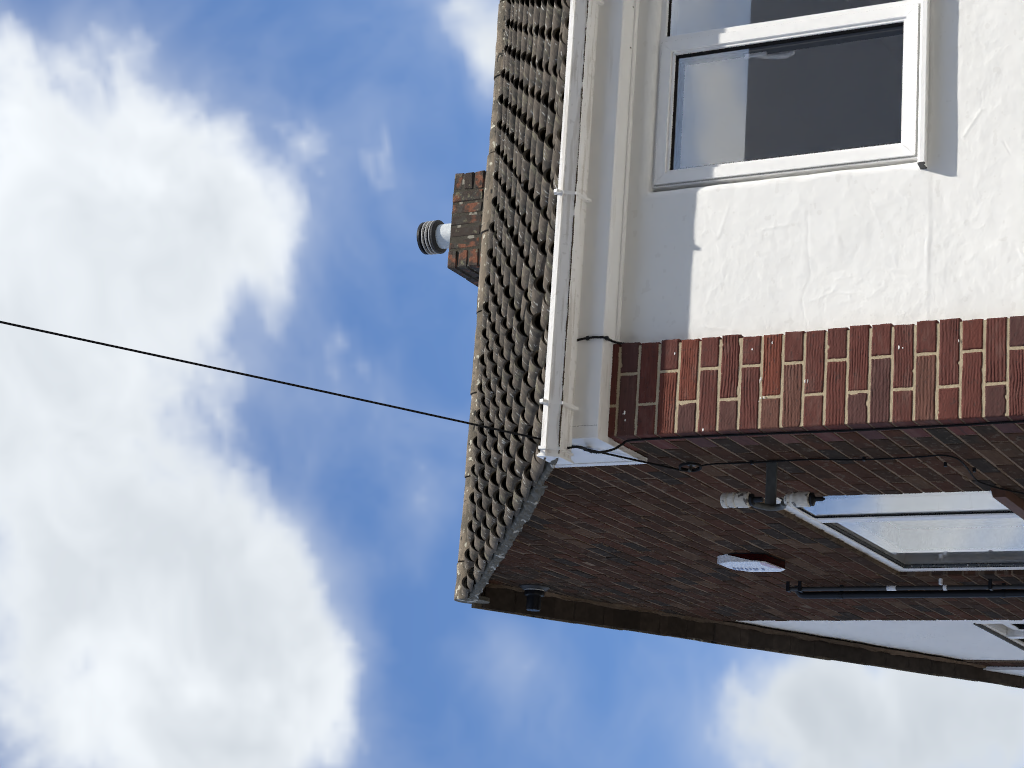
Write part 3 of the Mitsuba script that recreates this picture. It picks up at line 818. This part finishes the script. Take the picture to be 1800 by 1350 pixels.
def front_window():
    w = 'house__window'
    x0, x1, z0, z1 = .921, 1.975, -.965, .030
    F = .076
    labels[w] = {'label': 'white plastic front window with two lights above a thin sill'}
    add(w + '__frame', [B(x0, x0 + .030, F, .14, z0, z1, .002), B(x1 - .030, x1, F, .14, z0, z1, .002), B(x0 + .03, x1 - .03, F, .14, z1 - .028, z1, .002), B(x0 + .03, x1 - .03, F, .14, z0, z0 + .030, .002),
                        B(1.470, 1.500, F, .14, z0 + .03, z1 - .028, .002)], 'plain_white')
    # opening light: mitred sash standing proud of the frame, stepped bead inside
    def mitred(xa, xb, za, zb, wd, ya, yb, step=0.0):
        o = sbox(xa, za, xb, zb); i = sbox(xa + wd, za + wd, xb - wd, zb - wd)
        out = []
        for t in (Polygon([(xa, za), (xb, za), (xb - wd, za + wd), (xa + wd, za + wd)]), Polygon([(xb, za), (xb, zb), (xb - wd, zb - wd), (xb - wd, za + wd)]),
                  Polygon([(xb, zb), (xa, zb), (xa + wd, zb - wd), (xb - wd, zb - wd)]), Polygon([(xa, zb), (xa, za), (xa + wd, za + wd), (xa + wd, zb - wd)])):
            out.append(extrude(t.buffer(-.0004, join_style=2), yb - ya, 'y', ya))
        return out
    add(w + '__sash', mitred(.930, 1.476, -.940, .012, .040, .066, .10) + mitred(.968, 1.438, -.902, -.026, .0135, .075, .10), 'plain_white')
    add(w + '__sash_gap_shade', [extrude(sbox(.926, -.947, 1.480, .016).difference(sbox(.930, -.940, 1.476, .012)), .012, 'y', .0745)], 'gap_grey')  # grey strip drawn as the shadow in the gap round the sash
    add(w + '__gasket', [extrude(sbox(.979, -.891, 1.427, -.037).difference(sbox(.9835, -.8885, 1.4185, -.0425)), .014, 'y', .085),
                         extrude(sbox(1.498, -.934, 1.95, .004).difference(sbox(1.503, -.931, 1.946, -.002)), .014, 'y', .090)], 'rubber')
    add(w + '__bead', [extrude(sbox(1.4995, -.936, 1.946, .0035).difference(sbox(1.500, -.935, 1.945, .0025)), .02, 'y', .080)], 'plain_white')
    add(w + '__pane', [B(.975, 1.432, .0945, .0947, -.896, -.032)], 'glass')
    add(w + '__pane', [B(1.500, 1.946, .0965, .0967, -.936, .003)], 'glass')
    rod = spline([(1.405, .122, -.30), (1.408, .135, -.33), (1.402, .150, -.37), (1.392, .150, -.43), (1.400, .145, -.47)], 6)
    add(w + '__handle', [tube(rod, np.interp(np.linspace(0, 1, len(rod)), [0, .25, .6, 1], [.008, .013, .011, .007])), B(1.392, 1.424, .118, .128, -.375, -.29, .004)], 'handle_white', smooth=50)
    add(w + '__inner_rebate', [extrude(sbox(.962, -.91, 1.446, -.018).difference(sbox(.995, -.88, 1.405, -.052)), .04, 'y', .1)], 'grey_plastic')
    sill = Polygon([(.085, -.966), (-.013, -.976), (-.015, -.982), (-.015, -.998), (-.005, -.998), (-.005, -.990), (.085, -.990)])
    add(w + '__sill', [extrude(sill, 1.13, 'x', .8675)], 'plain_white')
    add(w + '__sill_cap', [extrude(sill.buffer(.0012), .004, 'x', .8650)], 'grey_plastic')


front_window()


def side_window():
    w = key('house__window')
    labels[w] = {'label': 'wide white window in the brick gable reflecting the sky'}
    y0, y1, z0, z1 = W1[0] - .01, W1[1] + .004, W1[2], W1[3] + .035
    F = .022
    add(w + '__frame', [B(F, .11, y0, y0 + .068, z0, z1, .004), B(F, .11, y1 - .075, y1, z0, z1, .006), B(F, .11, y0 + .068, y1 - .075, z1 - .085, z1, .006), B(F, .11, y0 + .068, y1 - .075, z0, z0 + .045, .004)], 'white_plastic', smooth=35)
    add(w + '__mullion', [B(F, .11, 1.625, 1.700, z0 + .045, z1 - .085, .005)], 'white_plastic', smooth=35)
    for ya, yb, g in ((y0 + .068, 1.625, F + .011), (1.700, y1 - .075, F + .019)):
        zb, za = z1 - .085, z0 + .045
        ring = lambda d: sbox(ya + d, za + d, yb - d, zb - d)
        if ya > 1.65:
            add(w + '__gasket', [extrude(ring(0).difference(ring(.004)), .0035, 'x', F + .002), extrude(ring(.0).difference(ring(.005)), .002, 'x', g - .002)], 'rubber')
            add(w + '__spacer', [extrude(ring(0).difference(ring(.004)), .0085, 'x', g - .0108)], 'spacer')
        else:
            add(w + '__gasket', [extrude(ring(0).difference(ring(.006)), .006, 'x', g - .005)], 'rubber')
        add(w + '__pane', [B(g + .0005, g + .0007, ya - .003, yb + .003, za - .003, zb + .003)], 'glass')
    dots = []
    for k in range(16):
        l = trimesh.creation.icosphere(1, .0022 if k % 5 else .0038); l.apply_translation((F + .012, y1 - .0795, z0 + .07 + k * .052 + random.uniform(-.006, .006))); dots.append(l)
    add(w + '__spacer_dots', dots, 'pale_metal', kind='stuff', label='row of small pale marks on the spacer strip')
    add(w + '__corner_stop', [B(-.004, .024, y0 + .004, y0 + .045, z0 - .004, z0 + .012, .003), extrude(Polygon([(y0 + .02, z0 + .01), (y0 + .09, z0 + .01), (y0 + .02, z0 + .085)]), .01, 'x', .016)], 'plain_white')
    add(w + '__sill', [extrude(Polygon([(-.034, z0 - .062), (-.034, z0 - .016), (.10, z0 - .001), (.10, z0 - .062)]).buffer(-.004).buffer(.004), 0, 'y', 0)] if False else
        [trimesh.Trimesh(np.array([[x, yy, zz] for yy in (W1[0] - .055, W1[1] + .05) for x, zz in ((-.036, z0 - .064), (-.036, z0 - .018), (.02, z0 - .002), (.02, z0 - .064))]),
                         np.array([[0, 1, 2], [0, 2, 3], [4, 6, 5], [4, 7, 6], [0, 4, 5], [0, 5, 1], [1, 5, 6], [1, 6, 2], [3, 2, 6], [3, 6, 7], [0, 3, 7], [0, 7, 4]]), process=False)], 'clay_sill', label='brown clay window sill')


side_window()


def rear_window():
    w = key('house__window')
    labels[w] = {'label': 'white window with an open vent in the rendered part of the gable'}
    y0, y1, z0, z1 = W2
    F = .030
    add(w + '__frame', [B(F, .10, y0, y0 + .05, z0, z1, .003), B(F, .10, y1 - .05, y1, z0, z1, .003), B(F, .10, y0 + .05, y1 - .05, z1 - .020, z1, .003), B(F, .10, y0 + .05, y1 - .05, z0, z0 + .05, .003),
                        B(F - .006, .10, 5.00, 5.07, z0 + .05, z1 - .02, .003)], 'white_plastic')
    add(w + '__head_trim', [B(.010, .034, y0 - .03, y1, z1 - .004, z1 + .006, .002)], 'grey_plastic')
    ya, yb = y0 + .052, 4.998
    s = [B(.062, .10, ya, yb, z1 - .100, z1 - .055, .003), B(.062, .10, ya, ya + .05, z0 + .05, z1 - .10, .003), B(.055, .10, yb - .05, yb, z0 + .05, z1 - .10, .003)]
    add(w + '__sash', s, 'white_plastic')
    add(w + '__gasket', [B(.066, .085, ya + .05, yb - .05, z1 - .108, z1 - .100), B(.060, .085, yb - .056, yb - .050, z0 + .05, z1 - .10), B(.045, .085, 5.071, 5.078, z0 + .05, z1 - .03), B(.045, .085, 5.08, y1 - .05, z1 - .03, z1 - .021)], 'rubber')
    add(w + '__pane', [B(.080, .0802, ya, yb, z0 + .03, z1 - .08)], 'glass')
    add(w + '__pane', [B(.065, .0652, 5.06, y1 - .04, z0 + .03, z1 - .01)], 'glass')
    add(w + '__vent_gap_shade', [B(.098, .102, ya, yb, z1 - .06, z1 - .02)], 'rubber')  # black strip put in as the shade inside the open gap


rear_window()

# ---- chimney behind the ridge
CX0, CX1, CY0, CY1, CT = 2.128, 2.742, 4.0, 4.92, 3.262
add('house__chimney', [B(CX0 + .006, CX1 - .006, CY0 + .006, CY1 - .006, 1.2, CT - .006)], 'mortar_sooty')
add('house__chimney__flaunching', [trimesh.convex.convex_hull(np.array([(x, y, z) for x, y, z in ((CX0 + .03, CY0 + .03, CT - .01), (CX1 - .03, CY0 + .03, CT - .01), (CX0 + .03, CY1 - .03, CT - .01), (CX1 - .03, CY1 - .03, CT - .01),
     (2.33, 4.17, CT + .02), (2.59, 4.17, CT + .02), (2.33, 4.5, CT + .02), (2.59, 4.5, CT + .02))]))], 'verge_mortar')


def cbrick(x0, x1, z0, z1, y0=CY0, y1=CY0 + .1, ch=.008):
    m = B(x0, x1, y0 + rng.normal(0, .003), y1, z0, z1, ch)
    m.vertices += rng.normal(0, .0022, m.vertices.shape)
    add('house__chimney__brick', m, 'brick_sooty')


for k in range(3):                                    # headers stacked at both corners, a soldier course between
    za, zb = CT - .075 * (k + 1) + .006, CT - .075 * k - .004
    cbrick(CX0, CX0 + .112, za, zb, CY0, CY0 + .21); cbrick(CX1 - .112, CX1, za, zb, CY0, CY0 + .21)
sx = np.linspace(CX0 + .118, CX1 - .118, 6)
for a, b in zip(sx, sx[1:]):
    cbrick(a + .004, b - .004, CT - .222, CT - .004)
for c in range(12):
    zb = CT - .232 - c * .075; za = zb - .065
    x = CX0
    ws = [.215, .215, .166] if c % 2 else [.102, .215, .215, .053]
    for wd in ws:
        cbrick(x, min(x + wd, CX1), za, zb); x += wd + .010
for c in range(16):                                   # the side that faces the gable
    zb = CT - .004 - c * .075; za = zb - .065
    y = CY0 + (.22 if c < 3 else .108 if c % 2 else .0)
    off = .0 if c % 2 else -.06
    while y < CY1 - .03:
        w_ = min(.215, CY1 - y)
        m = B(CX0 - abs(rng.normal(0, .005)), CX0 + .09, y, y + w_, za, zb, .008); m.vertices += rng.normal(0, .002, m.vertices.shape)
        add('house__chimney__brick', m, 'brick_sooty'); y += .225
# flue pipe with a louvred cowl
co = np.array([2.462, 4.32, CT])
add('house__chimney__flue_pipe', lathe([(0, -.02), (.078, -.02), (.078, .262), (0, .262)], co), 'galvanised', smooth=40)
add('house__chimney__cowl', lathe([(0.0, .250), (.085, .250), (.100, .254), (.108, .262), (.108, .269), (.100, .270), (0, .270)], co, sides=40), 'grey_plastic', smooth=30, label='dark louvred cowl with pale rims')
for k, z in enumerate((.279, .305, .331)):
    add('house__chimney__cowl_ring', lathe([(.080, z), (.104, z), (.107, z + .002), (.107, z + .006), (.104, z + .008), (.080, z + .008)], co, sides=40), 'pale_metal', smooth=25)
add('house__chimney__cowl_core', lathe([(0, .268), (.090, .268), (.090, .352), (.104, .356), (.103, .372), (.06, .382), (0, .384)], co, sides=40), 'black_plastic', smooth=40)

# ================================================================== things fixed to the gable
# ---- alarm siren
labels['alarm_siren'] = {'label': 'white alarm siren box with a dark red lower lens on the brick gable', 'category': 'alarm box'}
sy0, sy1, sz0, sz1, sxf = 2.19, 2.46, .375, .640, -.042
body = Polygon([(sy0 + .02, sz0 + .02), (sy0, sz0 + .06), (sy0, sz1 - .09), (sy0 + .06, sz1), (sy1 - .09, sz1), (sy1, sz1 - .08), (sy1, sz0 + .05), (sy1 - .05, sz0)])
add('alarm_siren__back_plate', extrude(body.buffer(-.004), .012, 'x', -.0075), 'black_plastic')


def cut(outline, profile):
    """The solid whose outline is seen from the front (y, z) and whose profile is seen from the side (x, z)."""
    return trimesh.boolean.intersection([extrude(outline, .2, 'x', -.15), extrude(Polygon(profile), .5, 'y', sy0 - .1)], engine='manifold')


add('alarm_siren__cover', cut(body, [(-.004, .642), (-.032, .66), (-.041, .62), (-.0435, .40), (-.041, .372), (-.0395, .38), (-.0375, .452), (-.010, .570), (-.004, .575)]), 'siren_white')
add('alarm_siren__lens', cut(body.buffer(-.003), [(-.007, .568), (-.0365, .448), (-.0385, .382), (-.036, .368), (-.007, .368)]), 'red_lens', smooth=20, label='dark red translucent lens under the cover')
add('alarm_siren__lens_face', extrude(Polygon([(2.21, .42), (2.22, .398), (2.30, .382), (2.38, .382), (2.34, .415), (2.26, .432)]), .002, 'x', -.0452), 'pink_lens')
ink = []
for k, (yy, zz, a, b) in enumerate(((2.33, .580, .05, .007), (2.34, .562, .05, .006), (2.34, .545, .04, .007), (2.35, .528, .05, .007), (2.34, .505, .045, .006), (2.35, .490, .05, .007), (2.35, .475, .04, .006), (2.35, .45, .05, .008))):
    zz += .02
    ink.append(extrude(Polygon([(yy, zz), (yy + a, zz + .012), (yy + a + .012, zz + .012 - b), (yy + .012, zz - b)]), .0012, 'x', -.0446))
add('alarm_siren__printed_marks', ink, 'blue_print', kind='stuff', label='worn blue print on the face')

# ---- insulators on an iron bracket
labels['insulator_bracket'] = {'label': 'flat iron bracket carrying two old white ceramic insulators on the brick gable', 'category': 'insulator'}
add('insulator_bracket__arm', [B(-.170, .01, .452, .462, -.340, -.300, .002)], 'steel')
add('insulator_bracket__cross_rod', [tube(spline([(-.168, .385, -.285), (-.172, .41, -.305), (-.172, .445, -.335), (-.168, .44, -.372), (-.165, .40, -.392)], 8), .0115, 12)], 'steel', smooth=50)
add('insulator_bracket__insulator', lathe([(0, .100), (.022, .100), (.027, .096), (.0275, .080), (.0235, .076), (.0235, .073), (.027, .069), (.0275, .052), (.0235, .048), (.0235, .045), (.0285, .040), (.0285, .006), (.026, .0), (.012, -.004), (0, -.004)],
    np.array([-.16, .352, -.283])), 'ceramic', smooth=35, label='upper stained ceramic insulator with three rings')
add('insulator_bracket__spindle', lathe([(0, .01), (.021, .006), (.021, -.010), (.010, -.014), (.009, -.045), (0, -.045)], np.array([-.16, .356, -.285])), 'black_plastic', smooth=40)
add('insulator_bracket__insulator', lathe([(0, .0), (.015, .0), (.022, -.010), (.0235, -.014), (.021, -.020), (.021, -.025), (.026, -.030), (.0265, -.034), (.0275, -.088), (.025, -.091), (0, -.091)],
    np.array([-.16, .378, -.405])), 'ceramic', smooth=35, label='lower cream ceramic insulator with a black end')
add('insulator_bracket__terminal', lathe([(0, .0), (.023, .0), (.024, -.008), (.012, -.014), (.008, -.018), (.0075, -.042), (.003, -.050), (0, -.051)], np.array([-.16, .382, -.497])), 'black_plastic', smooth=40)

# ---- boiler flue terminal
labels['boiler_flue'] = {'label': 'short black boiler flue with a pale ring sticking out of the gable near the roof', 'category': 'flue'}
fo = np.array([0.0, 3.02, 1.975])
add('boiler_flue__wall_seal', lathe([(0, .004), (.078, .004), (.078, -.006), (.060, -.020), (0, -.020)], fo, 'x'), 'grey_plastic', smooth=40)
add('boiler_flue__ring', lathe([(0, -.014), (.050, -.014), (.052, -.020), (.050, -.026), (0, -.026)], fo, 'x'), 'pale_metal', smooth=30)
add('boiler_flue__terminal', lathe([(0, -.024), (.051, -.024), (.053, -.040), (.050, -.048), (.038, -.052), (.037, -.118), (.034, -.124), (0, -.124)], fo, 'x'), 'black_plastic', smooth=35)

# ---- waste pipe and conduit going down the gable
labels['waste_pipe'] = {'label': 'black waste pipe running down the gable behind the thin conduit', 'category': 'pipe'}
add('waste_pipe__pipe', [tube(spline([(.02, 3.09, .575), (-.02, 3.092, .572), (-.042, 3.095, .555), (-.046, 3.095, .52), (-.046, 3.095, .45)], 8), .0170, 16), tube([(-.046, 3.095, .46), (-.046, 3.095, -1.0), (-.046, 3.095, -4.4)], .0175, 16)], 'black_plastic', smooth=50)
for z in (.36, -.42):
    add('waste_pipe__clip', [tube([(-.046, 3.095, z), (-.046, 3.095, z - .014)], .0205, 16), B(-.03, .004, 3.085, 3.105, z - .014, z)], 'black_plastic')
labels['conduit'] = {'label': 'thin grey conduit on small clips beside the window in the gable', 'category': 'conduit'}
add('conduit__pipe', [tube([(-.036, 2.975, .585), (-.036, 2.975, -1.0), (-.036, 2.975, -4.4)], .0100, 12)], 'grey_plastic', smooth=50)
for z in (.575, .515, -.40):
    add('conduit__clip', [B(-.046, .004, 2.957, 2.966, z - .008, z + .008, .001), B(-.049, -.024, 2.957, 2.992, z - .006, z + .006, .001)], 'black_plastic')
add('conduit__tape', [tube([(-.036, 2.975, .088), (-.036, 2.975, .045)], .0135, 12)], 'siren_white', label='pale tape round the conduit')
add('conduit__tape', [tube([(-.036, 2.975, -.180), (-.036, 2.975, -.196)], .0135, 12), B(-.03, .0, 2.925, 2.945, -.186, -.172, .002)], 'siren_white', label='small pale tag on the conduit')

# ---- cables
H0 = np.array([-.035, .395, .004])
far = np.array([.02, -1.69, 1.32])
pts = []
for t in np.linspace(0, 7.0, 60):
    q = H0 + (far - H0) * t
    q[2] -= .012 * math.sin(math.pi * min(t, 1.0)) if t < 1 else 0
    pts.append(q)
labels['overhead_cable'] = {'label': 'thin black overhead cable crossing the sky to a coil on the gable', 'category': 'cable'}
add('overhead_cable__wire', tube(pts, .0037, 8), 'rubber', smooth=True)
coil = []
for t in np.linspace(0, 2 * math.pi * 2.3, 70):
    coil.append((-.030 - .004 * math.sin(t * .7), .372 + .060 * math.cos(t), -.045 + .047 * math.sin(t + .5)))
coil = np.array(coil); coil = coil[:, :] * [1, 1, 1]
add('overhead_cable__coil', tube(np.vstack([[H0], coil]), .0036, 8), 'rubber', smooth=True)
add('overhead_cable__hook', [tube([(.01, .43, -.02), (-.03, .43, -.022), (-.035, .415, -.022)], .006, 8), B(-.012, .002, .415, .445, -.036, -.008, .002)], 'steel')
knot = H0 + (far - H0) * 0.157
add('overhead_cable__tie', [tube([knot + [-.002, .014, -.009], knot + [-.001, -.002, .0], knot + [-.000, -.014, .009]], .0055, 8), tube([knot, knot + [-.010, -.0, -.016]], .0042, 6)], 'rubber')
labels['gable_cable'] = {'label': 'thin black cable wandering down the gable from the coil to the window', 'category': 'cable'}
wall2 = [(-.03, .40, -.06), (-.012, .425, -.088), (-.008, .439, -.203), (-.008, .438, -.300), (-.008, .436, -.345), (-.008, .432, -.484), (-.009, .460, -.615), (-.008, .468, -.734), (-.008, .461, -.858), (-.009, .446, -.930), (-.012, .474, -.968), (-.014, .528, -.976),
         (-.012, .652, -.963), (-.010, .845, -.938), (-.010, .926, -.952), (-.010, .99, -.976), (-.010, 1.10, -1.04), (-.010, 1.30, -1.16), (-.010, 1.5, -1.5)]
add('gable_cable__wire', tube(spline(wall2, 6), .0032, 8), 'rubber', smooth=True)
for yy, zz in ((.441, -.25), (.462, -.655), (.70, -.972), (.60, -.90)):
    add('gable_cable__clip', [B(-.014, .002, yy - .005, yy + .006, zz - .005, zz + .005, .001)], 'black_plastic')
labels['corner_cable'] = {'label': 'black cable running down the brick corner of the house', 'category': 'cable'}
cc = [knot, (-.07, -.065, .105), (-.045, .0, .078), (-.02, .032, .06), (-.0065, .040, .03), (-.006, .038, -.16), (-.006, .039, -.367), (-.006, .048, -.564), (-.006, .056, -.756), (-.006, .056, -.946), (-.006, .056, -1.131), (-.006, .048, -1.314), (-.006, .05, -2.0), (-.006, .05, -4.4)]
add('corner_cable__wire', tube(spline(cc, 6), .0042, 8), 'rubber', smooth=True)
labels['eaves_cable'] = {'label': 'short black cable looped over the fascia and soffit above the brick pier', 'category': 'cable'}
ec = [knot, (-.06, -.12, .150), (-.055, -.094, .215), (-.03, -.084, .236), (.18, -.083, .240), (.30, -.083, .240), (.325, -.083, .215), (.334, -.083, .150), (.333, -.083, .118), (.332, -.078, .098), (.331, -.04, .092), (.332, -.012, .086), (.333, .006, .075), (.335, .03, .06)]
add('eaves_cable__wire', tube(spline(ec, 6), .0042, 8), 'rubber', smooth=True)
for q in ((.333, -.083, .162), (.332, -.070, .094)):
    add('eaves_cable__clip', [B(q[0] - .007, q[0] + .007, q[1] - .004, q[1] + .008, q[2] - .005, q[2] + .005, .001)], 'black_plastic')

# ================================================================== the house across the road, which the front window mirrors
labels['terraced_house'] = {'label': 'dark brick house with slate roof on the other side of the road', 'category': 'house'}
hx0, hx1 = -9.0, 14.0
add('terraced_house__wall', [B(hx0, hx1, -16.4, -9.6, -Z0, 1.7)], 'old_brick')
add('terraced_house__roof', [extrude(Polygon([(-16.8, 1.6), (-9.2, 1.6), (-13.0, 5.22)]), hx1 - hx0 + .4, 'x', hx0 - .2)], 'slate')

# ================================================================== an unseen house added alongside to keep the low sky off the gable
labels['sky_block_house'] = {'label': 'unseen dark brick house added to block low sky from the gable', 'category': 'house'}
add('sky_block_house__wall', [B(-13.5, -6.6, .6, 9.4, -Z0, .1)], 'old_brick')
add('sky_block_house__roof', [extrude(Polygon([(-13.9, .0), (-6.3, .0), (-10.1, 2.5)]), 9.2, 'y', .3)], 'slate')
